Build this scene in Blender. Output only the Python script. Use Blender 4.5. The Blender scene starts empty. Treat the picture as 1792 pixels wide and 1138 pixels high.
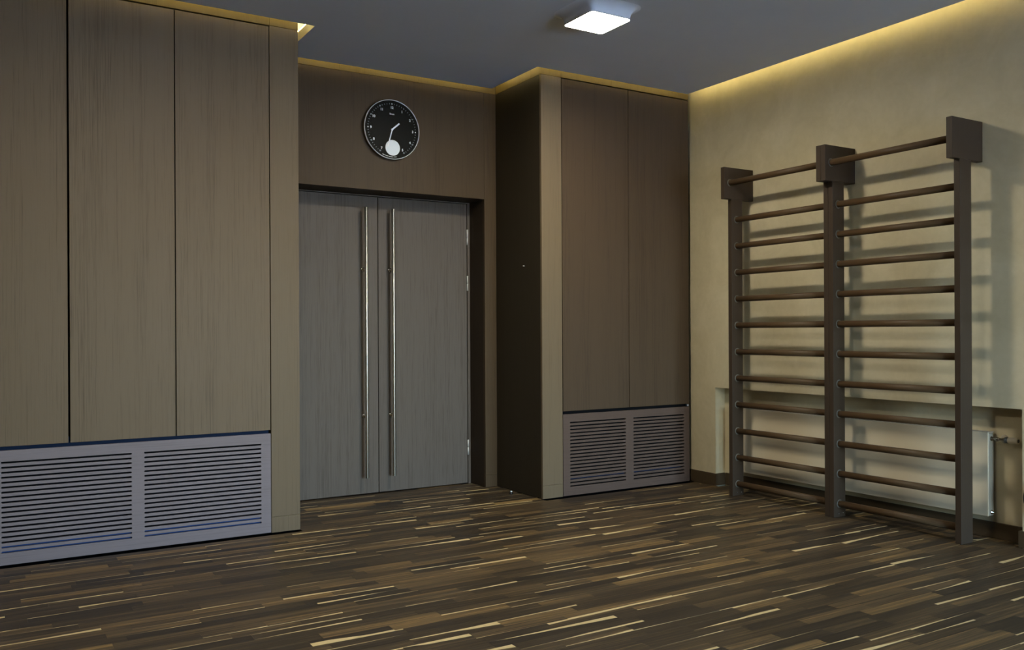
import bpy, bmesh, math, random
from mathutils import Matrix, Vector

random.seed(7)
PI = math.pi
scene = bpy.context.scene
COL = scene.collection

# ------------------------------------------------------------------ camera
F_PX, YAW, PITCH, ROLL = 1535.48, 0.5482, -0.0003, -0.0049
CAM = Vector((0.0, -5.155, 1.18))
cf = Vector((math.sin(YAW) * math.cos(PITCH), math.cos(YAW) * math.cos(PITCH), math.sin(PITCH)))
cr = Vector((math.cos(YAW), -math.sin(YAW), 0))
cu = cr.cross(cf)
CR = cr * math.cos(ROLL) + cu * math.sin(ROLL)
CU = -cr * math.sin(ROLL) + cu * math.cos(ROLL)
cam_data = bpy.data.cameras.new('camera')
cam_data.sensor_width = 36.0
cam_data.lens = F_PX / 1792 * 36.0
cam_data.shift_y = 12.7 / 1792
cam_data.clip_start = 0.05
cam_ob = bpy.data.objects.new('camera', cam_data)
COL.objects.link(cam_ob)
M3 = Matrix((CR, CU, -cf)).transposed()
cam_ob.matrix_world = Matrix.Translation(CAM) @ M3.to_4x4()
scene.camera = cam_ob

# ------------------------------------------------------------------ world, exposure
SKY_STRENGTH = 6.0
LAMP_L = 178.0            # radiance of the ceiling lamp diffusers
LED_L = 20.0             # radiance of the warm strips in the ceiling coves
EXPOSURE = 0.0
world = bpy.data.worlds.new('sky')
scene.world = world
world.use_nodes = True
wn = world.node_tree
wn.nodes.clear()
wo = wn.nodes.new('ShaderNodeOutputWorld')
wb = wn.nodes.new('ShaderNodeBackground')
ws = wn.nodes.new('ShaderNodeTexSky')
ws.sky_type = 'NISHITA'
ws.sun_disc = False
ws.sun_elevation = math.radians(38)
ws.ozone_density = 2.8
ws.sun_rotation = math.radians(40)
wb.inputs['Strength'].default_value = SKY_STRENGTH
wn.links.new(ws.outputs[0], wb.inputs[0])
wn.links.new(wb.outputs[0], wo.inputs[0])
scene.cycles.max_bounces = 6
scene.cycles.diffuse_bounces = 3
scene.cycles.glossy_bounces = 2
scene.cycles.transmission_bounces = 2
vs = scene.view_settings
vs.view_transform = 'Standard'
vs.look = 'None'
vs.exposure = EXPOSURE
vs.gamma = 1.0
vs.use_curve_mapping = False

# ------------------------------------------------------------------ dimensions (metres)
XL, XR, XE, XB = 1.6536, 3.3955, 4.7765, 4.8193      # left unit edge, right unit edge, its far end, plaster wall
YN = 0.6314                                           # plane of the wall around the door
HC, TS, HU = 3.012, 0.058, 3.135                       # ceiling underside, lip, upper slab
G = 0.0798                                            # cove gap
ZJ = 2.9945                                           # joint under the top board
XC = 4.698                                            # ceiling edge at the plaster wall
NY0, NY1, NZ, NX = -0.240, -2.545, 0.748, 4.919       # radiator niche
RX0, RY0 = -2.5, -8.4                                 # far left wall and window wall

# windows in the wall behind the camera: (x0, x1, z0, z1)
WINDOWS = [(1.9, 3.2, 0.10, 2.55), (3.4, 4.7, 0.10, 2.55)]
for (x0, x1, z0, z1) in WINDOWS:
    ld = bpy.data.lights.new('window_portal', 'AREA')
    ld.shape = 'RECTANGLE'
    ld.size, ld.size_y = x1 - x0, z1 - z0
    ld.cycles.is_portal = True
    lo = bpy.data.objects.new('window_portal', ld)
    COL.objects.link(lo)
    lo.location = ((x0 + x1) / 2, RY0 - 0.20, (z0 + z1) / 2)
    lo.rotation_euler = Vector((0, 1, 0)).to_track_quat('-Z', 'Z').to_euler()


# ------------------------------------------------------------------ helpers
def tag(o, label=None, cat=None, group=None, kind=None):
    if label: o['label'] = label
    if cat: o['category'] = cat
    if group: o['group'] = group
    if kind: o['kind'] = kind
    return o


def wloc(o):
    v = Vector((0, 0, 0))
    while o is not None:
        v += o.location
        o = o.parent
    return v


def empty(name, loc, parent=None):
    o = bpy.data.objects.new(name, None)
    o.empty_display_size = 0.1
    COL.objects.link(o)
    if parent: o.parent = parent
    o.location = Vector(loc) - (wloc(parent) if parent else Vector((0, 0, 0)))
    return o


class MB:
    """collects shapes in world coordinates; build() links them as one mesh object"""
    def __init__(self):
        self.bm = bmesh.new()

    def box(self, x0, x1, y0, y1, z0, z1, bev=0.0, seg=1):
        vs_ = [self.bm.verts.new(p) for p in ((x0, y0, z0), (x1, y0, z0), (x1, y1, z0), (x0, y1, z0),
                                              (x0, y0, z1), (x1, y0, z1), (x1, y1, z1), (x0, y1, z1))]
        fs = [self.bm.faces.new([vs_[i] for i in f]) for f in
              ((3, 2, 1, 0), (4, 5, 6, 7), (0, 1, 5, 4), (1, 2, 6, 5), (2, 3, 7, 6), (3, 0, 4, 7))]
        if bev:
            es = list({e for f in fs for e in f.edges})
            bmesh.ops.bevel(self.bm, geom=es, offset=bev, segments=seg, affect='EDGES', profile=0.5)
        return self

    def cyl(self, p0, p1, r0, r1=None, n=20, cap=True, smooth=True):
        if r1 is None: r1 = r0
        p0, p1 = Vector(p0), Vector(p1)
        ax = (p1 - p0).normalized()
        t = Vector((0, 0, 1)) if abs(ax.z) < 0.9 else Vector((1, 0, 0))
        u = ax.cross(t).normalized()
        w = ax.cross(u)
        a, b = [], []
        for i in range(n):
            c, s = math.cos(2 * PI * i / n), math.sin(2 * PI * i / n)
            a.append(self.bm.verts.new(p0 + (u * c + w * s) * r0))
            b.append(self.bm.verts.new(p1 + (u * c + w * s) * r1))
        for i in range(n):
            f = self.bm.faces.new((a[i], a[(i + 1) % n], b[(i + 1) % n], b[i]))
            f.smooth = smooth
        if cap:
            self.bm.faces.new(list(reversed(a)))
            self.bm.faces.new(b)
        return self

    def lathe(self, p0, axis, prof, n=24):
        """prof: (distance along axis, radius) pairs, closed with caps"""
        p0, ax = Vector(p0), Vector(axis).normalized()
        t = Vector((0, 0, 1)) if abs(ax.z) < 0.9 else Vector((1, 0, 0))
        u = ax.cross(t).normalized()
        w = ax.cross(u)
        rings = []
        for (d, r) in prof:
            rings.append([self.bm.verts.new(p0 + ax * d + (u * math.cos(2 * PI * i / n) + w * math.sin(2 * PI * i / n)) * max(r, 1e-5))
                          for i in range(n)])
        for a, b in zip(rings, rings[1:]):
            for i in range(n):
                f = self.bm.faces.new((a[i], a[(i + 1) % n], b[(i + 1) % n], b[i]))
                f.smooth = True
        self.bm.faces.new(list(reversed(rings[0])))
        self.bm.faces.new(rings[-1])
        return self

    def prism(self, pts, axis, a0, a1, bev=0.0):
        """pts: outline (2-d); axis 'y' -> pts are (x, z), 'x' -> (y, z), 'z' -> (x, y)"""
        def P(q, a):
            return {'y': (q[0], a, q[1]), 'x': (a, q[0], q[1]), 'z': (q[0], q[1], a)}[axis]
        A = [self.bm.verts.new(P(q, a0)) for q in pts]
        B = [self.bm.verts.new(P(q, a1)) for q in pts]
        n = len(pts)
        fs = [self.bm.faces.new(A), self.bm.faces.new(B)]
        for i in range(n):
            fs.append(self.bm.faces.new((A[i], A[(i + 1) % n], B[(i + 1) % n], B[i])))
        if bev:
            es = list({e for f in fs for e in f.edges})
            bmesh.ops.bevel(self.bm, geom=es, offset=bev, segments=1, affect='EDGES')
        return self

    def build(self, name, mat, parent=None, origin=None):
        bm = self.bm
        bmesh.ops.recalc_face_normals(bm, faces=bm.faces)
        if origin is None:
            xs = [v.co for v in bm.verts]
            lo = Vector((min(v.x for v in xs), min(v.y for v in xs), min(v.z for v in xs)))
            hi = Vector((max(v.x for v in xs), max(v.y for v in xs), max(v.z for v in xs)))
            origin = (lo + hi) / 2
            origin.z = lo.z
        origin = Vector(origin)
        bmesh.ops.translate(bm, verts=bm.verts, vec=-origin)
        me = bpy.data.meshes.new(name)
        bm.to_mesh(me)
        bm.free()
        me.materials.append(mat)
        return link(name, me, origin, parent)


def link(name, me, origin, parent=None):
    o = bpy.data.objects.new(name, me)
    COL.objects.link(o)
    if parent: o.parent = parent
    o.location = Vector(origin) - (wloc(parent) if parent else Vector((0, 0, 0)))
    return o


def box(name, mat, parent, x0, x1, y0, y1, z0, z1, bev=0.0):
    return MB().box(x0, x1, y0, y1, z0, z1, bev).build(name, mat, parent)


# ------------------------------------------------------------------ materials
def new_mat(name):
    m = bpy.data.materials.new(name)
    m.use_nodes = True
    nt = m.node_tree
    b = nt.nodes['Principled BSDF']
    return m, nt, b


def N(nt, t, **kw):
    n = nt.nodes.new(t)
    for k, v in kw.items():
        setattr(n, k, v)
    return n


def math_node(nt, op, a=None, b=None, clamp=False):
    n = N(nt, 'ShaderNodeMath', operation=op)
    n.use_clamp = clamp
    for i, v in enumerate((a, b)):
        if v is None: continue
        if isinstance(v, (int, float)): n.inputs[i].default_value = v
        else: nt.links.new(v, n.inputs[i])
    return n.outputs[0]


def mix_col(nt, fac, a, b, blend='MIX'):
    n = N(nt, 'ShaderNodeMix', data_type='RGBA', blend_type=blend)
    n.clamp_factor = True
    if isinstance(fac, (int, float)): n.inputs[0].default_value = fac
    else: nt.links.new(fac, n.inputs[0])
    for i, v in ((6, a), (7, b)):
        if isinstance(v, tuple): n.inputs[i].default_value = (*v, 1)
        else: nt.links.new(v, n.inputs[i])
    return n.outputs[2]


def plain(name, col, rough=0.5, metal=0.0, spec=0.5):
    m, nt, b = new_mat(name)
    b.inputs['Base Color'].default_value = (*col, 1)
    b.inputs['Roughness'].default_value = rough
    b.inputs['Metallic'].default_value = metal
    b.inputs['Specular IOR Level'].default_value = spec
    return m


def emit(name, col, strength):
    m, nt, b = new_mat(name)
    b.inputs['Base Color'].default_value = (0.8, 0.8, 0.8, 1)
    b.inputs['Emission Color'].default_value = (*col, 1)
    b.inputs['Emission Strength'].default_value = strength
    return m


def wood(name, light, dark, axis='z', rough=0.5, band=0.5, fine=0.5, spec=0.18, vary=0.0):
    """open-grained veneer: broad streaks and fine pores running along one axis"""
    m, nt, b = new_mat(name)
    tc = N(nt, 'ShaderNodeTexCoord')
    oi = N(nt, 'ShaderNodeObjectInfo')
    geo = N(nt, 'ShaderNodeNewGeometry')
    off = N(nt, 'ShaderNodeVectorMath', operation='MULTIPLY_ADD')
    rnd = N(nt, 'ShaderNodeCombineXYZ')
    for i in range(3): nt.links.new(oi.outputs['Random'], rnd.inputs[i])
    nt.links.new(rnd.outputs[0], off.inputs[0])
    off.inputs[1].default_value = (17, 23, 31)
    nt.links.new(tc.outputs['Object'], off.inputs[2])

    def nz(sc_across, sc_along, detail, rough_):
        mp = N(nt, 'ShaderNodeMapping')
        s = [sc_across] * 3
        s['xyz'.index(axis)] = sc_along
        mp.inputs['Scale'].default_value = s
        nt.links.new(off.outputs[0], mp.inputs[0])
        n = N(nt, 'ShaderNodeTexNoise')
        n.inputs['Scale'].default_value = 1
        n.inputs['Detail'].default_value = detail
        n.inputs['Roughness'].default_value = rough_
        nt.links.new(mp.outputs[0], n.inputs['Vector'])
        return n.outputs['Fac']
    bands = nz(9, 0.25, 3, 0.6)
    streak = nz(130, 1.5, 3, 0.7)
    pores = nz(310, 5, 2, 0.7)
    f = math_node(nt, 'MULTIPLY_ADD', math_node(nt, 'SUBTRACT', bands, 0.5), band * 2.2)
    f2 = math_node(nt, 'MULTIPLY', math_node(nt, 'SUBTRACT', streak, 0.5), fine * 2.4)
    f3 = math_node(nt, 'MULTIPLY', math_node(nt, 'SUBTRACT', pores, 0.5), fine * 2.2)
    s = math_node(nt, 'ADD', math_node(nt, 'ADD', f, f2), f3)
    if vary:
        s = math_node(nt, 'ADD', s, math_node(nt, 'MULTIPLY', math_node(nt, 'SUBTRACT', oi.outputs['Random'], 0.5), vary))
    s = math_node(nt, 'ADD', s, 0.5, clamp=True)
    c = mix_col(nt, s, dark, light)
    nt.links.new(c, b.inputs['Base Color'])
    b.inputs['Roughness'].default_value = rough
    b.inputs['Specular IOR Level'].default_value = spec
    bp = N(nt, 'ShaderNodeBump')
    bp.inputs['Strength'].default_value = 0.12
    bp.inputs['Distance'].default_value = 0.002
    nt.links.new(math_node(nt, 'ADD', streak, pores), bp.inputs['Height'])
    nt.links.new(bp.outputs[0], b.inputs['Normal'])
    return m


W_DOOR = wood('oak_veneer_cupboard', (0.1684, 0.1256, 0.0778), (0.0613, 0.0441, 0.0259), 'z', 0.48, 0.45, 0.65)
W_PIL = wood('oak_veneer_pilaster', (0.1656, 0.1250, 0.0760), (0.0958, 0.0704, 0.0413), 'z', 0.48, 0.3, 0.55)
W_LEAF = wood('oak_veneer_door_leaf', (0.1278, 0.1084, 0.0903), (0.0475, 0.0385, 0.0303), 'z', 0.48, 0.35, 0.8)
W_BACK = wood('oak_veneer_wall', (0.0777, 0.0523, 0.0275), (0.0322, 0.0210, 0.0105), 'z', 0.5, 0.45, 0.5)
W_SIDE = wood('oak_veneer_side_shade', (0.0420, 0.0330, 0.0204), (0.0240, 0.0186, 0.0114), 'z', 0.6, 0.3, 0.4, spec=0.2)  # veneer darkened in colour for the shade on this side
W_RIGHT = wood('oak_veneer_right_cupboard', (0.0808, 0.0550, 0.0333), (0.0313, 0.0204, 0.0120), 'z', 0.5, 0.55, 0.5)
W_TOP = wood('oak_veneer_top_board', (0.1339, 0.0960, 0.0357), (0.0645, 0.0442, 0.0153), 'z', 0.5, 0.4, 0.5)
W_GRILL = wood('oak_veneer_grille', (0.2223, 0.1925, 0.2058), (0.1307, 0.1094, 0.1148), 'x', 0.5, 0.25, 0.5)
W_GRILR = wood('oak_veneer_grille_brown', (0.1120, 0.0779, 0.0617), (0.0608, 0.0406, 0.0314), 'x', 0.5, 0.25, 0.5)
W_DARK = wood('dark_stained_lining', (0.0420, 0.0294, 0.0182), (0.0210, 0.0140, 0.0084), 'z', 0.5, 0.3, 0.4)
W_BASE = wood('dark_stained_skirting', (0.0693, 0.0485, 0.0266), (0.0370, 0.0250, 0.0133), 'y', 0.45, 0.3, 0.4)
W_POST = wood('brown_stained_upright', (0.0497, 0.0342, 0.0220), (0.0304, 0.0204, 0.0133), 'z', 0.5, 0.25, 0.3)
W_RUNG = wood('oak_rung', (0.0918, 0.0576, 0.0295), (0.0382, 0.0229, 0.0115), 'y', 0.42, 0.3, 0.7)
BLACK = plain('cavity_shade_black', (0.006, 0.006, 0.007), 0.8, spec=0.1)  # black colour stands in for shade inside gaps and cavities
BLUE = plain('blue_film', (0.020, 0.058, 0.185), 0.6, spec=0.1)
BLUE_D = plain('dark_blue_film', (0.007, 0.018, 0.050), 0.6, spec=0.1)
GAP_LIGHT = plain('grey_gap_light', (0.30, 0.31, 0.33), 0.5)
STEEL = plain('brushed_steel', (0.85, 0.83, 0.75), 0.45, 1.0)
STEEL.node_tree.nodes['Principled BSDF'].inputs['Anisotropic'].default_value = 0.9
STEEL.node_tree.nodes['Principled BSDF'].inputs['Anisotropic Rotation'].default_value = 0.25
CHROME = plain('chrome', (0.75, 0.75, 0.73), 0.15, 1.0)
HINGE = plain('satin_hinge', (0.72, 0.71, 0.66), 0.4, 0.35)
BRASSY = plain('nickel_valve', (0.42, 0.39, 0.33), 0.25, 1.0)
RAD = plain('cream_enamel', (0.70, 0.60, 0.42), 0.35)
RAD_SHADE = plain('cream_enamel_shaded', (0.42, 0.37, 0.28), 0.45, spec=0.3)  # same enamel, darkened in colour to offset strong daylight on the sides
COLLAR = plain('grey_collar', (0.13, 0.12, 0.095), 0.55, spec=0.2)
DARKP = plain('dark_plastic', (0.02, 0.02, 0.022), 0.4)
RUBBER = plain('black_rubber', (0.008, 0.008, 0.009), 0.5)
WHITE = plain('white_print', (0.95, 0.97, 0.97), 0.5)
PALE = plain('pale_print', (0.42, 0.50, 0.55), 0.5)
DISC = plain('pale_blue_disc', (0.80, 0.88, 0.92), 0.35)
DIAL = plain('black_dial', (0.006, 0.007, 0.006), 0.6, spec=0.08)
PAINT = plain('cove_paint', (0.86, 0.84, 0.78), 0.7)
HOUS = plain('lamp_plaster', (0.80, 0.82, 0.83), 0.7)
RIM = plain('lamp_rim', (0.5, 0.5, 0.46), 0.4)
LAMP = emit('lamp_diffuser', (1.0, 0.91, 0.74), LAMP_L)
LED = emit('led_strip', (1.0, 0.82, 0.36), LED_L)
FRAME_W = plain('window_frame_paint', (0.55, 0.53, 0.5), 0.5)


def plaster(name, a, b_, sc=3.0, rough=0.75, bump=0.05):
    m, nt, b = new_mat(name)
    tc = N(nt, 'ShaderNodeNewGeometry')
    n1 = N(nt, 'ShaderNodeTexNoise')
    n1.inputs['Scale'].default_value = sc
    n1.inputs['Detail'].default_value = 6
    n1.inputs['Roughness'].default_value = 0.62
    n1.inputs['Distortion'].default_value = 0.8
    nt.links.new(tc.outputs['Position'], n1.inputs['Vector'])
    n2 = N(nt, 'ShaderNodeTexNoise')
    n2.inputs['Scale'].default_value = sc * 9
    n2.inputs['Detail'].default_value = 4
    nt.links.new(tc.outputs['Position'], n2.inputs['Vector'])
    s = math_node(nt, 'ADD', math_node(nt, 'MULTIPLY_ADD', n1.outputs['Fac'], 2.2), -0.0)
    s = math_node(nt, 'SUBTRACT', math_node(nt, 'ADD', math_node(nt, 'MULTIPLY', n1.outputs['Fac'], 2.0),
                                            math_node(nt, 'MULTIPLY', n2.outputs['Fac'], 0.5)), 0.75, clamp=True)
    nt.links.new(mix_col(nt, s, a, b_), b.inputs['Base Color'])
    b.inputs['Roughness'].default_value = rough
    b.inputs['Specular IOR Level'].default_value = 0.3
    bp = N(nt, 'ShaderNodeBump')
    bp.inputs['Strength'].default_value = bump
    bp.inputs['Distance'].default_value = 0.01
    nt.links.new(n2.outputs['Fac'], bp.inputs['Height'])
    nt.links.new(bp.outputs[0], b.inputs['Normal'])
    return m


PLASTER = plaster('venetian_plaster', (0.49, 0.425, 0.270), (0.62, 0.548, 0.37))
CEIL = plaster('grey_ceiling_paint', (0.64, 0.665, 0.675), (0.67, 0.695, 0.705), 2.0, 0.8, 0.01)


def parquet():
    m, nt, b = new_mat('acacia_parquet')
    uv = N(nt, 'ShaderNodeUVMap', uv_map='UVMap')
    at = N(nt, 'ShaderNodeAttribute', attribute_name='tint', attribute_type='GEOMETRY')
    sepc = N(nt, 'ShaderNodeSeparateColor')
    nt.links.new(at.outputs['Color'], sepc.inputs[0])
    tone, sap, seed = sepc.outputs[0], sepc.outputs[1], sepc.outputs[2]
    side = at.outputs['Alpha']
    su = N(nt, 'ShaderNodeSeparateXYZ')
    nt.links.new(uv.outputs[0], su.inputs[0])
    u, v = su.outputs[0], su.outputs[1]            # u: metres along the plank, v: 0..1 across

    def nz(ku, kv, detail, rough, dist=0.0):
        c = N(nt, 'ShaderNodeCombineXYZ')
        nt.links.new(math_node(nt, 'MULTIPLY', u, ku), c.inputs[0])
        nt.links.new(math_node(nt, 'MULTIPLY', v, kv), c.inputs[1])
        nt.links.new(math_node(nt, 'MULTIPLY', seed, 91.0), c.inputs[2])
        n = N(nt, 'ShaderNodeTexNoise')
        n.inputs['Scale'].default_value = 1
        n.inputs['Detail'].default_value = detail
        n.inputs['Roughness'].default_value = rough
        n.inputs['Distortion'].default_value = dist
        nt.links.new(c.outputs[0], n.inputs['Vector'])
        return n.outputs['Fac']
    g1 = nz(1.6, 5.0, 3, 0.55, 0.4)
    g2 = nz(9.0, 26.0, 3, 0.6)
    t = math_node(nt, 'ADD', tone, math_node(nt, 'MULTIPLY', math_node(nt, 'SUBTRACT', g1, 0.5), 1.35))
    t = math_node(nt, 'ADD', t, math_node(nt, 'MULTIPLY', math_node(nt, 'SUBTRACT', g2, 0.5), 0.8), clamp=True)
    ramp = N(nt, 'ShaderNodeValToRGB')
    e = ramp.color_ramp.elements
    e[0].position, e[0].color = 0.0, (0.030, 0.024, 0.018, 1)
    e[1].position, e[1].color = 1.0, (0.40, 0.265, 0.100, 1)
    k = e.new(0.30); k.color = (0.056, 0.041, 0.025, 1)
    k = e.new(0.55); k.color = (0.110, 0.076, 0.040, 1)
    k = e.new(0.80); k.color = (0.22, 0.140, 0.055, 1)
    nt.links.new(t, ramp.inputs[0])
    # pale sapwood wedge along one long edge; its width wanders along the plank
    vv = math_node(nt, 'ABSOLUTE', math_node(nt, 'SUBTRACT', v, side))
    un = math_node(nt, 'DIVIDE', u, 0.45)
    flip = math_node(nt, 'GREATER_THAN', seed, 0.5)
    un = math_node(nt, 'ABSOLUTE', math_node(nt, 'SUBTRACT', un, flip))          # wedge opens to either end
    tp = math_node(nt, 'SUBTRACT', math_node(nt, 'MULTIPLY', un, 0.75), -0.12)
    th = math_node(nt, 'MULTIPLY', sap, math_node(nt, 'ADD', tp, math_node(nt, 'MULTIPLY',
                   math_node(nt, 'SUBTRACT', nz(2.6, 0.3, 2, 0.5), 0.5), 1.2)))
    d = math_node(nt, 'MULTIPLY', math_node(nt, 'SUBTRACT', th, vv), 22.0, clamp=True)
    has = math_node(nt, 'MULTIPLY', d, math_node(nt, 'GREATER_THAN', sap, 0.01))
    sapc = mix_col(nt, g2, (0.52, 0.39, 0.17), (0.80, 0.66, 0.36))
    nt.links.new(mix_col(nt, has, ramp.outputs[0], sapc), b.inputs['Base Color'])
    b.inputs['Roughness'].default_value = 0.40
    b.inputs['Specular IOR Level'].default_value = 0.22
    bp = N(nt, 'ShaderNodeBump')
    bp.inputs['Strength'].default_value = 0.06
    bp.inputs['Distance'].default_value = 0.002
    nt.links.new(g2, bp.inputs['Height'])
    nt.links.new(bp.outputs[0], b.inputs['Normal'])
    return m


PARQ = parquet()


def glassy(name, ior=1.45, rough=0.03):
    m = bpy.data.materials.new(name)
    m.use_nodes = True
    nt = m.node_tree
    nt.nodes.clear()
    out = N(nt, 'ShaderNodeOutputMaterial')
    tr = N(nt, 'ShaderNodeBsdfTransparent')
    gl = N(nt, 'ShaderNodeBsdfGlossy')
    gl.inputs['Roughness'].default_value = rough
    fr = N(nt, 'ShaderNodeFresnel')
    fr.inputs['IOR'].default_value = ior
    mx = N(nt, 'ShaderNodeMixShader')
    nt.links.new(fr.outputs[0], mx.inputs[0])
    nt.links.new(tr.outputs[0], mx.inputs[1])
    nt.links.new(gl.outputs[0], mx.inputs[2])
    nt.links.new(mx.outputs[0], out.inputs[0])
    return m


GLASS = glassy('clear_glass')
CLOCK_GLASS = glassy('antiglare_glass', 1.07, 0.35)

# ------------------------------------------------------------------ the setting
S = lambda o: tag(o, kind='structure')

# plaster wall on the right with the radiator niche
w = MB()
w.box(XB, 5.12, NY0, 0.95, -0.02, HU)
w.box(XB, 5.12, NY1, NY0, NZ, HU)
w.box(NX, 5.12, NY1, NY0, -0.02, NZ)
w.box(XB, 5.12, RY0, NY1, -0.02, HU)
S(w.build('wall_right', PLASTER))
# skirting: along the wall, into the niche, and on past it
w = MB()
BH, BT = 0.0905, 0.015
w.box(XB - BT, XB - 0.0005, NY0 - BT, 0.055, 0.001, BH, 0.001)
w.box(XB - 0.0005, NX - BT, NY0 - BT, NY0 - 0.0005, 0.001, BH, 0.001)
w.box(NX - BT, NX - 0.0005, NY1 + BT, NY0 - BT, 0.001, BH, 0.001)
w.box(XB - 0.0005, NX - BT, NY1 + 0.0005, NY1 + BT, 0.001, BH, 0.001)
w.box(XB - BT, XB - 0.0005, RY0 + 0.01, NY1 + BT, 0.001, BH, 0.001)
S(w.build('baseboard_right', W_BASE))

S(box('wall_left', W_BACK, None, RX0 - 0.2, RX0, RY0 - 0.3, 0.95, -0.02, HU))  # unseen wall, given dark oak to cut bounced light
w = MB()                                                   # wall behind the camera, pierced by the windows
xs = [RX0 - 0.2] + [v for wd in WINDOWS for v in wd[:2]] + [5.12]
for i in range(0, len(xs), 2):
    w.box(xs[i], xs[i + 1], RY0 - 0.3, RY0, -0.02, HU)
for (x0, x1, z0, z1) in WINDOWS:
    w.box(x0, x1, RY0 - 0.3, RY0, -0.02, z0)
    w.box(x0, x1, RY0 - 0.3, RY0, z1, HU)
S(w.build('wall_rear', W_BACK))  # dark oak here too, chosen to reduce fill light from behind
for i, (x0, x1, z0, z1) in enumerate(WINDOWS):
    wf = S(empty('window_%d' % (i + 1), ((x0 + x1) / 2, RY0 - 0.12, z0)))
    w = MB()
    t = 0.05
    w.box(x0, x0 + t, RY0 - 0.14, RY0 - 0.08, z0, z1).box(x1 - t, x1, RY0 - 0.14, RY0 - 0.08, z0, z1)
    w.box(x0 + t, x1 - t, RY0 - 0.14, RY0 - 0.08, z0, z0 + t).box(x0 + t, x1 - t, RY0 - 0.14, RY0 - 0.08, z1 - t, z1)
    xm = (x0 + x1) / 2
    w.box(xm - t / 2, xm + t / 2, RY0 - 0.14, RY0 - 0.08, z0 + t, z1 - t)
    w.build('window_frame', FRAME_W, wf)
    for (a, b_) in ((x0 + t, xm - t / 2), (xm + t / 2, x1 - t)):
        box('pane', GLASS, wf, a, b_, RY0 - 0.112, RY0 - 0.108, z0 + t, z1 - t)

S(box('ground', plain('bounce_ground', (0.70, 0.70, 0.70), 0.8), None, -30, 30, -45, RY0 - 0.35, -0.6, -0.5))  # unseen ground, added pale to bounce daylight up to the ceiling

# ceiling: lowered panel with an open cove along the walls, upper slab above
ceil = S(empty('ceiling', (1.0, -3.0, HC)))
w = MB()
w.box(RX0, XC, RY0, -G, HC, HC + TS)
w.box(XL + G, XR - G, -G, YN - G, HC, HC + TS)
# drop the inner faces where both boxes meet: they are coplanar and hidden inside the panel
w.build('ceiling_panel', CEIL, ceil)
w = MB()
w.box(XL + G - 0.001, XL + G, -G + 0.0, YN - G, HC + 0.001, HC + TS + 0.001)
w.build('cove_edge', PAINT, ceil)
box('upper_slab', PAINT, ceil, RX0 - 0.2, 5.12, RY0 - 0.3, 0.98, HU, HU + 0.15)
E_ = 0.004
zs0, zs1 = HC + TS + 0.001, HC + TS + 0.013
for (x0, x1, y0, y1) in ((RX0, XL + G, -G - E_ - 0.002, -G - E_), (XL + G + E_, XL + G + E_ + 0.002, -G, YN - G - E_),
                         (XL + G + 0.01, XR - G - 0.01, YN - G - E_ - 0.002, YN - G - E_),
                         (XR - G - E_ - 0.002, XR - G - E_, -G, YN - G - E_),
                         (XR - G, XC - E_, -G - E_ - 0.002, -G - E_), (XC - E_ - 0.002, XC - E_, RY0, -G - E_)):
    box('led_strip', LED, ceil, x0, x1, y0, y1, zs0, zs1)

# wall around the door: header, side strips, flush skirting pieces, top boards
DX0, DX1, DZ, DY = 1.757, 3.293, 2.188, 0.865             # door opening and depth of the leaves
wb_ = S(empty('wall_back', ((XL + XR) / 2, YN + 0.1, 0)))
box('backing', BLACK, wb_, XL, XR, YN + 0.03, YN + 0.035, DZ + 0.05, HU)
box('header_panel', W_BACK, wb_, DX0 + 0.001, DX1 - 0.001, YN, YN + 0.025, DZ, ZJ - 0.001, 0.0006)
for (a, b_) in ((XL + 0.001, DX0 - 0.0005), (DX1 + 0.0005, XR - 0.001)):
    box('side_strip', W_BACK, wb_, a, b_, YN, YN + 0.025, 0.0955, ZJ - 0.001, 0.0006)
    box('flush_skirting', W_BACK, wb_, a, b_, YN, YN + 0.025, 0.002, 0.0945, 0.0006)
for (a, b_) in ((XL + 0.001, 2.15), (2.151, 2.75), (2.751, XR - 0.001)):
    box('top_board', W_TOP, wb_, a, b_, YN, YN + 0.025, ZJ + 0.001, HU - 0.002, 0.0006)
for (x0, x1, y0, y1) in ((XL - 0.3, DX0 - 0.02, YN + 0.04, 1.2), (DX1 + 0.02, XR + 0.3, YN + 0.04, 1.2), (DX0 - 0.3, DX1 + 0.3, 0.95, 1.2)):
    box('masonry', BLACK, wb_, x0, x1, y0, y1, 0.0, HU)

for (x0, x1, y0) in ((RX0, -1.201, 0.0), (-1.201, XL - 0.02, 0.12), (XR + 0.03, XB - 0.0005, 0.12)):
    box('masonry', PLASTER, wb_, x0, x1, y0, 0.6, -0.011, HU - 0.001)  # unseen wall blocks added to close light leaks around the cupboards

# ---- double door
door = S(empty('door_1', ((DX0 + DX1) / 2, DY, 0)))
w = MB()
JS = 0.8116
w.box(DX1, DX1 + 0.02, YN + 0.0255, JS - 0.0007, 0.002, DZ + 0.02)           # lining, right jamb
w.box(DX1, DX1 + 0.02, JS + 0.0007, DY + 0.06, 0.002, DZ + 0.02)
w.box(DX0 - 0.02, DX0, YN + 0.0255, JS - 0.0007, 0.002, DZ + 0.02)
w.box(DX0 - 0.02, DX0, JS + 0.0007, DY + 0.06, 0.002, DZ + 0.02)
w.box(DX0, DX1, YN + 0.0255, DY + 0.06, DZ, DZ + 0.02)
w.build('door_lining', W_DARK, door)
w = MB()
LX0, LX1, LZ0, LZ1 = 1.7835, 3.2645, 0.007, 2.1755
w.box(LX1 + 0.006, DX1 - 0.0003, DY - 0.002, DY + 0.05, 0.002, DZ - 0.0005, 0.001)
w.box(DX0 + 0.0003, LX0 - 0.006, DY - 0.002, DY + 0.05, 0.002, DZ - 0.0005, 0.001)
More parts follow.
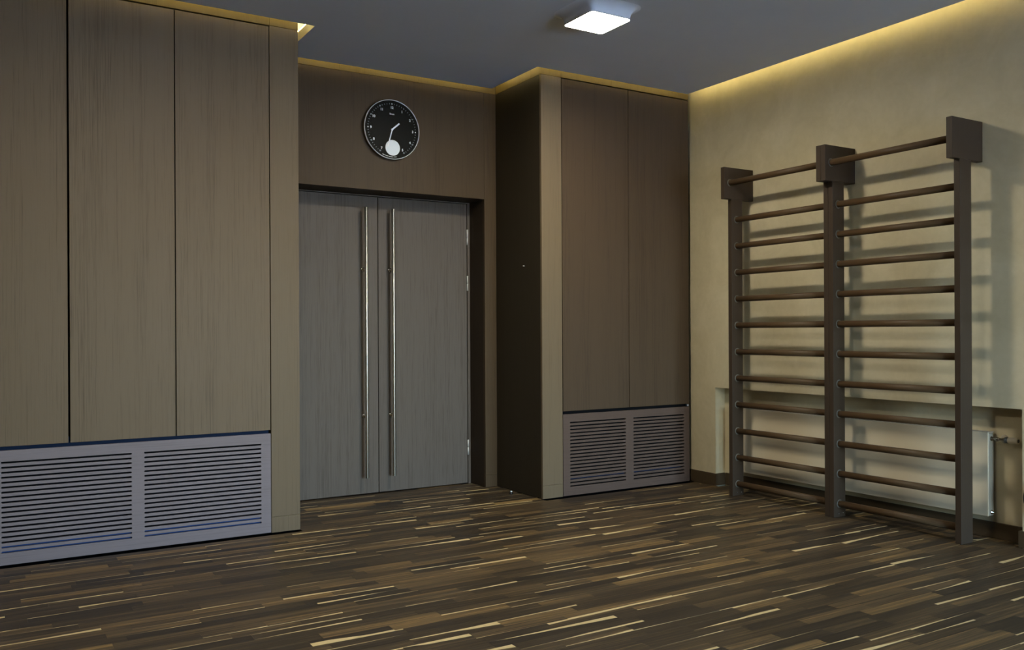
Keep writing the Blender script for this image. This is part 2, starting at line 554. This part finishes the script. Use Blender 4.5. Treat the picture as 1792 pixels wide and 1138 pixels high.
w.box(LX0 - 0.006, LX1 + 0.006, DY - 0.002, DY + 0.05, LZ1 + 0.005, DZ - 0.0005, 0.001)
w.build('door_frame', W_LEAF, door)
XM = 2.524
for (a, b_, hx, hinge) in ((LX0, XM - 0.003, 2.4065, LX0 - 0.003), (XM + 0.003, LX1, 2.6185, LX1 + 0.003)):
    leaf = box('door_leaf', W_LEAF, door, a, b_, DY, DY + 0.045, LZ0, LZ1, 0.001)
    MB().cyl((hx, 0.80, 0.129), (hx, 0.80, 2.088), 0.0135, n=24).build('pull_bar', STEEL, leaf)
    for hz in (1.642, 0.572):
        w = MB()
        w.lathe((hx, DY, hz), (0, -1, 0), [(0, 0.0165), (0.004, 0.0165), (0.006, 0.0145), (0.0061, 0.0085), (0.062, 0.0085)], 20)
        w.build('bar_mount', CHROME, leaf)
    for (z0, z1) in ((1.859, 1.979), (1.503, 1.619), (0.226, 0.342)):
        w = MB()
        zm = (z0 + z1) / 2
        w.cyl((hinge, DY - 0.006, z0), (hinge, DY - 0.006, zm - 0.001), 0.0062, n=14)
        w.cyl((hinge, DY - 0.006, zm + 0.001), (hinge, DY - 0.006, z1), 0.0062, n=14)
        w.build('hinge', HINGE, leaf)

# ------------------------------------------------------------------ floor: subfloor and parquet planks
floor = S(MB().box(RX0 - 0.2, 5.12, RY0 - 0.3, 1.2, -0.06, -0.012).build('floor', BLACK, None, (1.0, -3.0, -0.012)))
PW = 0.0632


def plank_mesh(bm, uvl, cl, x0, x1, y0, y1, h, tint, o=(0, 0, 0)):
    g = 0.00025
    x0, x1, y0, y1 = x0 + g, x1 - g, y0 + g, y1 - g
    c = [(x0, y0), (x1, y0), (x1, y1), (x0, y1)]
    lo = [bm.verts.new((p[0] - o[0], p[1] - o[1], -0.0115 - o[2])) for p in c]
    hi = [bm.verts.new((p[0] - o[0], p[1] - o[1], h - o[2])) for p in c]
    fs = [bm.faces.new(hi)] + [bm.faces.new((lo[i], lo[(i + 1) % 4], hi[(i + 1) % 4], hi[i])) for i in range(4)]
    for f in fs:
        for l in f.loops:
            p = l.vert.co
            l[uvl].uv = ((p.x + o[0] - x0) / (x1 - x0) * 0.45, 0.0 if abs(p.y + o[1] - y0) < 1e-4 else 1.0)
            l[cl] = tint


def px_area(x0, x1, y0, y1):
    """rough pixel area of a floor plank inside the 1792 x 1138 frame"""
    def pr(x, y):
        q = Vector((x, y, 0)) - CAM
        z = q.dot(cf)
        if z < 0.3: return None
        return (896 + F_PX * q.dot(CR) / z, 581.7 - F_PX * q.dot(CU) / z)
    tot = 0.0
    n = 6
    for i in range(n):
        a, b_ = x0 + (x1 - x0) * i / n, x0 + (x1 - x0) * (i + 1) / n
        pts = [pr(a, y0), pr(b_, y0), pr(b_, y1), pr(a, y1)]
        if any(p is None for p in pts): continue
        cx, cy = sum(p[0] for p in pts) / 4, sum(p[1] for p in pts) / 4
        if not (0 <= cx <= 1792 and 0 <= cy <= 1138): continue
        # hidden behind the left cupboard
        if (a + b_) / 2 < XL and y1 > 0: continue
        tot += abs(sum(pts[k][0] * pts[(k + 1) % 4][1] - pts[(k + 1) % 4][0] * pts[k][1] for k in range(4))) / 2
    return tot


planks = []
yrow = 0.90
while yrow > RY0 + 0.01:
    y1, y0 = yrow, max(yrow - PW, RY0)
    ym = (y0 + y1) / 2
    if ym > YN - 0.01: xa, xb = DX0 + 0.001, DX1 - 0.001
    elif y1 > 0.0: xa, xb = XL + 0.001, XR - 0.001
    elif NY1 + BT < y0 and y1 < NY0 - BT: xa, xb = RX0 + 0.002, NX - BT - 0.001
    else: xa, xb = RX0 + 0.002, XB - BT - 0.001
    x = xa - random.uniform(0, 0.45)
    while x < xb:
        L_ = random.choice((0.28, 0.36, 0.42, 0.48, 0.55)) * random.uniform(0.88, 1.12)
        a, b_ = max(x, xa), min(x + L_, xb)
        if b_ - a > 0.03:
            r = random.random()
            tone = max(0.02, min(0.95, random.gauss(0.33, 0.18)))
            sap = 0.0
            if r < 0.40: sap = random.choice((0.10, 0.14, 0.18, 0.24, 0.32, 0.50)) * random.uniform(0.8, 1.2)
            tint = (tone, sap, random.random(), float(random.random() < 0.5))
            planks.append((px_area(a, b_, y0, y1), a, b_, y0, y1, random.uniform(-0.0003, 0.0002), tint))
        x += L_
    yrow -= PW
planks.sort(key=lambda p: -p[0])
NSHOW = 300


def plank_layers(bm):
    return bm.loops.layers.uv.new('UVMap'), bm.loops.layers.float_color.new('tint')


for (ar, a, b_, y0, y1, h, tint) in planks[:NSHOW]:
    bm = bmesh.new()
    uvl, cl = plank_layers(bm)
    o = ((a + b_) / 2, (y0 + y1) / 2, 0)
    plank_mesh(bm, uvl, cl, a, b_, y0, y1, h, tint, o)
    me = bpy.data.meshes.new('plank')
    bm.to_mesh(me)
    bm.free()
    me.materials.append(PARQ)
    link('plank', me, o, floor)
bm = bmesh.new()
uvl, cl = plank_layers(bm)
for (ar, a, b_, y0, y1, h, tint) in planks[NSHOW:]:
    plank_mesh(bm, uvl, cl, a, b_, y0, y1, h, tint)
me = bpy.data.meshes.new('parquet')
bm.to_mesh(me)
bm.free()
me.materials.append(PARQ)
tag(link('parquet', me, (0, 0, 0), floor), kind='stuff')

# ------------------------------------------------------------------ built-in cupboards
SLOT_N, SZ0, SZ1, SH = 19, 0.0712, 0.5272, 0.0098
PITCH_Z = (SZ1 - SZ0) / (SLOT_N - 1)
GT = 0.0885 + 0.5                                          # top edge of the grilles


def slat_mesh(x0, x1, mat):
    r, hp, hh = SH / 2, PITCH_Z / 2, (PITCH_Z - SH) / 2
    hp -= 0.00005
    L_ = x1 - x0
    pts = []

    def arc(cx, cz, a0, a1, n=4):
        for i in range(n + 1):
            a = a0 + (a1 - a0) * i / n
            pts.append((cx + r * math.cos(a), cz + r * math.sin(a)))
    e = L_ / 2
    arc(-e + r, -hp, PI, PI / 2)
    arc(e - r, -hp, PI / 2, 0)
    arc(e - r, hp, 0, -PI / 2)
    arc(-e + r, hp, -PI / 2, -PI)
    w_ = MB()
    w_.prism(pts, 'y', -0.009, 0.009)
    bmesh.ops.recalc_face_normals(w_.bm, faces=w_.bm.faces)
    me_ = bpy.data.meshes.new('slat')
    w_.bm.to_mesh(me_)
    w_.bm.free()
    me_.materials.append(mat)
    return me_


def grille(parent, mat, x0, x1, groups, dark_top):
    fz0, fz1 = SZ0 - SH / 2, SZ1 + SH / 2
    w_ = MB()
    w_.box(x0, x1, 0.0, 0.018, fz1, GT)
    w_.box(x0, x1, 0.0, 0.018, 0.005, fz0)
    xs_ = [x0] + [v for g_ in groups for v in g_] + [x1]
    for i in range(0, len(xs_), 2):
        w_.box(xs_[i], xs_[i + 1], 0.0, 0.018, fz0, fz1)
    gr = w_.build('grille', mat, parent)
    for (a, b_) in groups:
        me_ = slat_mesh(a, b_, mat)
        for k in range(SLOT_N - 1):
            link('slat', me_, ((a + b_) / 2, 0.009, SZ0 + (k + 0.5) * PITCH_Z), gr)
    return gr


ZP1, ZP0 = 2.9870, 0.609                                   # door panels top and bottom

# left cupboard
cl_ = empty('built_in_cupboard', (0.75, 0.3, 0.0))
tag(cl_, 'large left wall cupboard of tall grey-brown oak panels above slotted grilles', 'cupboard')
for (a, b_) in ((-0.660, -0.1265), (-0.1225, 0.4110), (0.4210, 0.9470), (0.9530, 1.4768)):
    box('cupboard_door', W_DOOR, cl_, a, b_, 0.0, 0.02, ZP0, ZP1, 0.0008)
box('end_panel', W_PIL, cl_, 1.4825, XL, 0.0, YN - 0.001, 0.0955, ZJ - 0.001, 0.0008)
box('flush_skirting', W_PIL, cl_, 1.4825, XL, 0.0, YN - 0.001, 0.002, 0.0945, 0.0008)
for (a, b_) in ((-1.2, -0.1), (-0.099, 0.62), (0.621, 1.482), (1.483, XL)):
    box('top_board', W_TOP, cl_, a, b_, 0.0, 0.02 if b_ < 1.6 else YN - 0.001, ZJ + 0.001, HU - 0.002, 0.0006)
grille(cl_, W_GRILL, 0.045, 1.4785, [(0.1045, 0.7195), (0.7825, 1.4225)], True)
box('plinth_panel', W_GRILL, cl_, -1.2, 0.042, 0.0, 0.018, 0.005, GT, 0.0008)
box('side_panel', W_DOOR, cl_, -1.2, -0.664, 0.0, 0.02, ZP0, ZP1, 0.0008)
box('carcass', BLACK, cl_, -1.2, 1.481, 0.065, 0.10, -0.011, HU - 0.003)
box('grip_rail', BLUE_D, cl_, -1.2, 1.472, 0.022, 0.050, GT - 0.02, ZP0 + 0.03)
box('film_strip', BLUE, cl_, 0.05, 1.475, 0.0195, 0.024, 0.006, 0.1085)

# right cupboard
cr_ = empty('built_in_cupboard', (4.1, 0.3, 0.0))
tag(cr_, 'right-hand oak cupboard with two brown panels and grille, in the corner beside the plaster wall', 'cupboard')
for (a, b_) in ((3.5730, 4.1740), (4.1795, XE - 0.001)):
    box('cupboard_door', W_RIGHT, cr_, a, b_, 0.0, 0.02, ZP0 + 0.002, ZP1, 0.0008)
box('end_panel', W_PIL, cr_, XR + 0.0005, 3.5675, 0.0, 0.02, 0.0955, ZJ - 0.001, 0.0008)
box('flush_skirting', W_PIL, cr_, XR + 0.0005, 3.5675, 0.0, 0.02, 0.002, 0.0945, 0.0008)
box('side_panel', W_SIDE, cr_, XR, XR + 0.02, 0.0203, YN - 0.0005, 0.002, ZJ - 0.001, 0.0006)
for (a, b_) in ((XR + 0.0005, 3.5675), (3.5685, 4.02), (4.021, XE - 0.001)):
    box('top_board', W_TOP, cr_, a, b_, 0.0, 0.02, ZJ + 0.001, HU - 0.002, 0.0006)
for (a, b_) in ((0.0203, 0.13), (0.1305, 0.29), (0.2905, 0.47), (0.4705, YN - 0.0005)):
    box('top_board', W_TOP, cr_, XR, XR + 0.02, a, b_, ZJ + 0.001, HU - 0.002, 0.0006)
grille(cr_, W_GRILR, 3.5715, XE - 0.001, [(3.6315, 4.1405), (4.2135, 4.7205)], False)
box('carcass', BLACK, cr_, XR + 0.021, XE - 0.003, 0.065, 0.10, -0.011, HU - 0.003)
box('grip_rail', BLACK, cr_, 3.572, 4.758, 0.022, 0.050, GT - 0.02, ZP0 + 0.03)  # black stands in for the weaker daylight on this rail
box('gap_light_tab', GAP_LIGHT, cr_, 4.7585, XE - 0.002, 0.004, 0.050, GT + 0.003, ZP0 - 0.002, 0.001)  # grey tab stands in for light seen through the corner gap
box('film_strip', BLUE_D, cr_, 3.58, 4.70, 0.0195, 0.024, 0.112, 0.131)


# ------------------------------------------------------------------ wall clock
def text_mesh(s, size, font_bold=0.0):
    cu_ = bpy.data.curves.new('txt', 'FONT')
    cu_.body = s
    cu_.size = size
    cu_.align_x = 'CENTER'
    cu_.align_y = 'CENTER'
    cu_.extrude = 0.0002
    cu_.offset = font_bold
    cu_.resolution_u = 3
    o = bpy.data.objects.new('txt', cu_)
    COL.objects.link(o)
    dg = bpy.context.evaluated_depsgraph_get()
    me_ = bpy.data.meshes.new_from_object(o.evaluated_get(dg))
    bpy.data.objects.remove(o)
    bpy.data.curves.remove(cu_)
    me_.transform(Matrix.Rotation(PI / 2, 4, 'X'))
    return me_


CX, CZ, CRAD = 2.5255, 2.6215, 0.2115
CY = YN - 0.002                                            # back of the case
FY = YN - 0.030                                            # dial surface
clk = empty('wall_clock', (CX, YN - 0.001, CZ))
tag(clk, 'round black wall clock with silver rim and pale disc, above the double door', 'clock')
MB().lathe((CX, CY, CZ), (0, -1, 0), [(0, 0.185), (0.008, 0.198), (0.026, 0.2085), (0.0275, 0.2085)], 96).build('case', DARKP, clk)
w = MB()                                                   # rim ring
n = 96
prof = [(0.2070, FY + 0.001), (0.2070, FY - 0.006), (0.2082, FY - 0.0085), (0.2105, FY - 0.0075), (CRAD, FY - 0.003), (CRAD, FY + 0.006), (0.2070, FY + 0.006)]
rings = [[w.bm.verts.new((CX + r * math.cos(2 * PI * i / n), y, CZ + r * math.sin(2 * PI * i / n))) for i in range(n)] for (r, y) in prof]
for a, b_ in zip(rings, rings[1:] + rings[:1]):
    for i in range(n):
        w.bm.faces.new((a[i], a[(i + 1) % n], b_[(i + 1) % n], b_[i])).smooth = True
w.build('rim', plain('polished_rim', (0.96, 0.97, 0.98), 0.3, 0.0), clk)
dial = MB().cyl((CX, FY + 0.002, CZ), (CX, FY, CZ), 0.2069, n=96).build('dial', DIAL, clk)
MB().cyl((CX, FY - 0.0072, CZ), (CX, FY - 0.0062, CZ), 0.2054, n=96).build('glass', CLOCK_GLASS, clk)


def at_clock(h, r):
    a = PI / 2 - h / 12 * 2 * PI
    return CX + r * math.cos(a), CZ + r * math.sin(a)


for k in (12, 1, 2, 3, 4, 5, 7, 8, 9, 10, 11):
    x, z = at_clock(k, 0.155 if k in (12, 1, 11) else 0.160)
    me = text_mesh(str(k), 0.0235, 0.0009)
    me.materials.append(WHITE)
    link('numeral', me, (x, FY - 0.0004, z), dial)
for k in (1, 2, 4, 5, 7, 8, 10, 11):
    x, z = at_clock(k, 0.182)
    me = text_mesh(str(k * 5), 0.0135, 0.0003)
    me.materials.append(PALE)
    link('minute_numeral', me, (x, FY - 0.0004, z), dial)
for k in (12, 3, 9):
    x, z = at_clock(k, 0.182)
    MB().cyl((x, FY, z), (x, FY - 0.0005, z), 0.0048, n=16).build('hour_dot', WHITE, dial)
w = MB()
for k in range(60):
    if k % 5 == 0 or 25 < k < 35: continue
    a = PI / 2 - k / 60 * 2 * PI
    c, s = math.cos(a), math.sin(a)
    q = [(CX + c * r - s * t, CZ + s * r + c * t) for (r, t) in ((0.178, -0.0011), (0.186, -0.0011), (0.186, 0.0011), (0.178, 0.0011))]
    w.prism(q, 'y', FY, FY - 0.0004)
tag(w.build('minute_marks', PALE, dial), kind='stuff')
me = text_mesh('Braun', 0.0155, 0.0004)
me.materials.append(WHITE)
link('name_print', me, (CX, FY - 0.0004, CZ + 0.1105), dial)
w = MB()                                                   # line of tiny print along the lower edge
for (d0, d1) in ((-22.5, -9.5), (-7.5, 2.2), (3.8, 10.6)):
    d = d0
    while d < d1:
        a0 = -PI / 2 + math.radians(d)
        c, s = math.cos(a0), math.sin(a0)
        hgt = random.choice((0.0042, 0.0056, 0.0056, 0.0034))
        q = [(CX + c * r - s * t, CZ + s * r + c * t) for (r, t) in ((0.191, -0.0009), (0.191 + hgt, -0.0009), (0.191 + hgt, 0.0009), (0.191, 0.0009))]
        w.prism(q, 'y', FY, FY - 0.0004)
        d += 0.86
tag(w.build('edge_print', WHITE, dial), kind='stuff')
w = MB()
w.lathe((CX + 0.0042, FY, CZ - 0.1290), (0, -1, 0), [(0, 0.0555), (0.0012, 0.0555), (0.0018, 0.0545)], 64)
w.build('small_disc', DISC, clk)


def hand(name, ang, length, wdt, y, tail=0.006):
    c, s = math.cos(ang), math.sin(ang)
    q = [(CX + c * r - s * t, CZ + s * r + c * t) for (r, t) in
         ((-tail, -wdt / 2), (length, -wdt / 2), (length, wdt / 2), (-tail, wdt / 2))]
    MB().prism(q, 'y', y, y - 0.0008).build(name, WHITE, clk)


hand('hour_hand', math.radians(41), 0.073, 0.0105, FY - 0.0028)
hand('minute_hand', math.radians(-105.5), 0.128, 0.0072, FY - 0.0040)
MB().cyl((CX, FY, CZ), (CX, FY - 0.0055, CZ), 0.0075, n=20).build('hand_cap', WHITE, clk)

# ------------------------------------------------------------------ wall bars
HX0, HX1, PX0, PX1 = 4.5305, XB - 0.0008, 4.5998, 4.708
TH, ZT, ZHB = 0.0346, 2.3445, 2.1194
RUNG_X, RUNG_R = 4.652, 0.0205
RUNGS = [0.0848 + 0.1892 * k for k in range(11)]
_bars = {}


def shared(key, make):
    if key not in _bars: _bars[key] = make()
    return _bars[key]


def upright_me():
    w_ = MB()
    w_.box(PX0, PX1, 0.0, TH, 0.001, ZHB, 0.0012)
    return w_


def mesh_of(w_, name, mat):
    bmesh.ops.recalc_face_normals(w_.bm, faces=w_.bm.faces)
    me_ = bpy.data.meshes.new(name)
    w_.bm.to_mesh(me_)
    w_.bm.free()
    me_.materials.append(mat)
    return me_


def rung_me(L_):
    # local coordinates: axis along y from 0 to -L_
    return mesh_of(MB().cyl((0, 0.004, 0), (0, -L_ - 0.004, 0), RUNG_R, n=28), 'rung', W_RUNG)


def collar_me():
    w_ = MB()
    w_.lathe((0, 0, 0), (0, -1, 0), [(0, RUNG_R + 0.0062), (0.0014, RUNG_R + 0.0058), (0.0022, RUNG_R + 0.003)], 28)
    return mesh_of(w_, 'collar', COLLAR)


def wall_bars(ya, yb, label):
    """ya: front (-y) face of the far upright, yb: front face of the near upright"""
    t = empty('wall_bars', ((PX0 + PX1) / 2, (ya + TH + yb) / 2, 0.0))
    tag(t, label, 'wall bars', 'wall bars on the plaster wall')
    ups = []
    for y in (ya, yb):
        u = link('upright', shared('up', lambda: mesh_of(MB().box(PX0 - 4.6, PX1 - 4.6, 0, TH, 0.001, ZHB, 0.0012), 'upright', W_POST)),
                 (4.6, y, 0), t)
        link('head_block', shared('hd', lambda: mesh_of(MB().box(HX0 - 4.6, HX1 - 4.6, 0, TH, ZHB + 0.0002, ZT, 0.0012), 'head_block', W_POST)),
             (4.6, y, 0), u)
        if y == ya:
            for sx in (4.6459, 4.687):
                link('screw', shared('sc', lambda: mesh_of(MB().lathe((0, 0, 0), (0, -1, 0), [(0, 0.0034), (0.0008, 0.0034), (0.0014, 0.002)], 12), 'screw', CHROME)),
                     (sx, y, 0.0225), u)
        ups.append(u)
    L_ = ya - (yb + TH)
    for k, z in enumerate(RUNGS + [2.2348]):
        x = RUNG_X if k < len(RUNGS) else 4.5865
        r = link('rung', shared('rg%.3f' % L_, lambda: rung_me(L_)), (x, ya, z), t)
        link('collar', shared('co', collar_me), (x, ya, z), r)
        c2 = link('collar', shared('co', collar_me), (x, yb + TH, z), r)
        c2.rotation_euler = (0, 0, PI)
    return t


Y1, Y2, Y3 = -0.633, -1.499, -2.3343
wall_bars(Y1, Y2 + TH + 0.0016, 'dark wooden wall bars nearer the corner and the right-hand cupboard')
wall_bars(Y2, Y3, 'dark wooden wall bars nearer the right edge, in front of the radiator valve')

# ------------------------------------------------------------------ radiator in the niche
RA, RB_, RZ0, RZ1 = -0.42, -2.343, 0.131, 0.605
RXF, RXB = 4.8430, 4.9100
rad = empty('radiator', ((RXF + RXB) / 2, (RA + RB_) / 2, RZ0))
tag(rad, 'flat cream panel radiator in the wall niche behind the wall bars', 'radiator')
MB().box(RXF, RXF + 0.006, RB_, RA, RZ0, RZ1 - 0.002, 0.002, 2).build('front_panel', RAD, rad)
box('rear_panel', RAD, rad, RXB - 0.014, RXB, RB_ + 0.006, RA - 0.006, RZ0 + 0.004, RZ1 - 0.006, 0.003)
for y in (RA - 0.004, RB_ + 0.001):
    w = MB()
    w.box(RXF + 0.0075, RXB - 0.0155, y, y + 0.003, RZ0 + 0.002, RZ1 - 0.009, 0.0008)
    w.box(RXF + 0.020, RXF + 0.024, y - 0.0012, y + 0.002, RZ0 + 0.03, RZ1 - 0.05)
    w.box(RXF + 0.034, RXF + 0.038, y - 0.0012, y + 0.002, RZ0 + 0.03, RZ1 - 0.05)
    w.build('side_cover', RAD_SHADE, rad)
w = MB()
w.box(RXF + 0.0065, RXF + 0.014, RB_ + 0.002, RA - 0.002, RZ1 - 0.008, RZ1)
w.box(RXB - 0.012, RXB - 0.003, RB_ + 0.002, RA - 0.002, RZ1 - 0.005, RZ1)
k = RB_ + 0.002
while k < RA - 0.01:
    w.box(RXF + 0.014, RXB - 0.012, k, min(k + 0.012, RA - 0.002), RZ1 - 0.005, RZ1 - 0.001)
    k += 0.03
w.build('top_grille', RAD_SHADE, rad)
w = MB()
for y in (-0.9, -1.9):
    w.box(RXB, NX - 0.0005, y - 0.02, y + 0.02, 0.25, 0.50)
w.build('bracket', RAD_SHADE, rad)
VX, VZ = 4.876, 0.566
w = MB().lathe((VX, RB_ + 0.002, 0.152), (0, -1, 0), [(0, 0.0125), (0.006, 0.0125), (0.0062, 0.009), (0.012, 0.008), (0.0122, 0.004), (0.009, 0.0035)], 20)
w.build('plug', CHROME, rad)
valve = MB().lathe((VX, RB_ + 0.002, VZ), (0, -1, 0),
                   [(0, 0.0125), (0.005, 0.0125), (0.006, 0.0095), (0.016, 0.0095), (0.018, 0.0075), (0.028, 0.0075),
                    (0.030, 0.0120), (0.040, 0.0120), (0.043, 0.009), (0.060, 0.008), (0.072, 0.0105), (0.078, 0.0115)], 24).build('valve', BRASSY, rad)
MB().lathe((VX, RB_ - 0.077, VZ), (0, -1, 0), [(0, 0.0150), (0.003, 0.0172), (0.016, 0.0172), (0.018, 0.0150)], 24).build('union_nut', plain('grey_nut', (0.16, 0.17, 0.16), 0.35, 0.8), valve)
head = MB().lathe((VX, RB_ - 0.096, VZ), (0, -1, 0), [(0, 0.0155), (0.003, 0.0165), (0.052, 0.0165), (0.055, 0.0155)], 28).build('thermostat_head', RAD, valve)
MB().lathe((VX, RB_ - 0.151, VZ), (0, -1, 0), [(0, 0.0105), (0.001, 0.0105), (0.0012, 0.006)], 20).build('head_end_cap', DARKP, valve)
w = MB()
w.cyl((VX, RB_ - 0.052, VZ), (NX - 0.004, RB_ - 0.052, VZ), 0.0075, n=18)
w.lathe((NX - 0.0005, RB_ - 0.052, VZ), (-1, 0, 0), [(0, 0.024), (0.003, 0.023), (0.006, 0.012)], 24)
w.build('wall_pipe', RAD_SHADE, rad)

# ------------------------------------------------------------------ ceiling lamps


def rounded_square(h, r, n=6):
    pts = []
    for (sx, sy, a0) in ((1, 1, 0), (-1, 1, PI / 2), (-1, -1, PI), (1, -1, 1.5 * PI)):
        for i in range(n + 1):
            a = a0 + PI / 2 * i / n
            pts.append((sx * (h - r) + r * math.cos(a), sy * (h - r) + r * math.sin(a)))
    return pts


def lamp_parts():
    HL, R_ = 0.1415, 0.062
    w_ = MB()
    rings = []
    for i in range(11):
        th = PI / 2 * i / 10
        off = R_ * (1 - math.cos(th))
        z = -R_ + R_ * math.sin(th)
        rings.append([w_.bm.verts.new((p[0], p[1], z - 0.0004)) for p in rounded_square(HL + off, 0.028 + off)])
    nn = len(rings[0])
    for a, b_ in zip(rings, rings[1:]):
        for i in range(nn):
            w_.bm.faces.new((a[i], a[(i + 1) % nn], b_[(i + 1) % nn], b_[i])).smooth = True
    hs = mesh_of(w_, 'flared_housing', HOUS)
    w_ = MB()
    ro, ri = rounded_square(HL, 0.028), rounded_square(HL - 0.0035, 0.0245)
    rr = [[w_.bm.verts.new((p[0], p[1], z)) for p in ps] for (ps, z) in
          ((ro, -R_ - 0.0004), (ro, -R_ - 0.004), (ri, -R_ - 0.004), (ri, -R_ - 0.0004))]
    for a, b_ in zip(rr, rr[1:] + rr[:1]):
        for i in range(nn):
            w_.bm.faces.new((a[i], a[(i + 1) % nn], b_[(i + 1) % nn], b_[i]))
    rm = mesh_of(w_, 'rim', RIM)
    w_ = MB()
    w_.prism(rounded_square(HL - 0.0037, 0.0243), 'z', -R_ + 0.004, -R_ - 0.0032)
    df = mesh_of(w_, 'diffuser', LAMP)
    return hs, rm, df


LAMP_DIM = emit('lamp_diffuser_dimmed', (1.0, 0.91, 0.74), LAMP_L * 0.9)
LP = lamp_parts()
DIMMED = LP[2].copy()
DIMMED.materials[0] = LAMP_DIM
for (lx, ly, lab) in ((3.039, -1.128, 'square glowing white lamp on the grey ceiling in front of the right cupboard'),
                      (0.85, -2.2, 'square glowing white lamp on the ceiling above the left cupboard, beyond the frame')):
    t = tag(empty('ceiling_lamp', (lx, ly, HC)), lab, 'lamp', 'square ceiling lamps')
    for nm, me in zip(('flared_housing', 'rim', 'diffuser'), LP):
        link(nm, DIMMED if (nm == 'diffuser' and lx < 2) else me, (lx, ly, HC), t)

# ------------------------------------------------------------------ small things
t = tag(empty('door_stop', (3.319, 0.303, 0.0)), 'small steel door stop on the floor beside the dark niche side panel', 'door stop')
MB().lathe((3.319, 0.303, 0.0006), (0, 0, 1), [(0, 0.013), (0.006, 0.013), (0.007, 0.010), (0.016, 0.010)], 20).build('rubber_ring', RUBBER, t)
MB().lathe((3.319, 0.303, 0.0166), (0, 0, 1), [(0, 0.0085), (0.004, 0.0085), (0.0065, 0.005), (0.007, 0.001)], 20).build('cap', WHITE, t)  # white colour stands in for the highlight on the metal top
t = tag(empty('wall_pin', (XR, 0.2264, 1.6589)), 'tiny metal pin set in the dark side panel beside the door niche', 'pin')
MB().lathe((XR - 0.0002, 0.2264, 1.6589), (-1, 0, 0), [(0, 0.0065), (0.002, 0.0065), (0.0022, 0.0035)], 16).build('plate', DARKP, t)
MB().lathe((XR - 0.0025, 0.2264, 1.6589), (-1, 0, 0), [(0, 0.0042), (0.010, 0.0042), (0.0125, 0.002)], 14).build('stud', HINGE, t)
BY, BZ = -2.647, 0.273
t = tag(empty('wall_bumper', (XB, BY, BZ)), 'round black rubber bumper on the plaster wall at the right edge, past the radiator niche', 'bumper')
MB().lathe((XB - 0.0004, BY, BZ), (-1, 0, 0), [(0, 0.092), (0.014, 0.092), (0.019, 0.088), (0.022, 0.078), (0.023, 0.04)], 48).build('pad', RUBBER, t)
MB().lathe((XB - 0.0236, BY, BZ), (-1, 0, 0), [(0, 0.006), (0.0012, 0.006), (0.0016, 0.003)], 14).build('screw', CHROME, t)
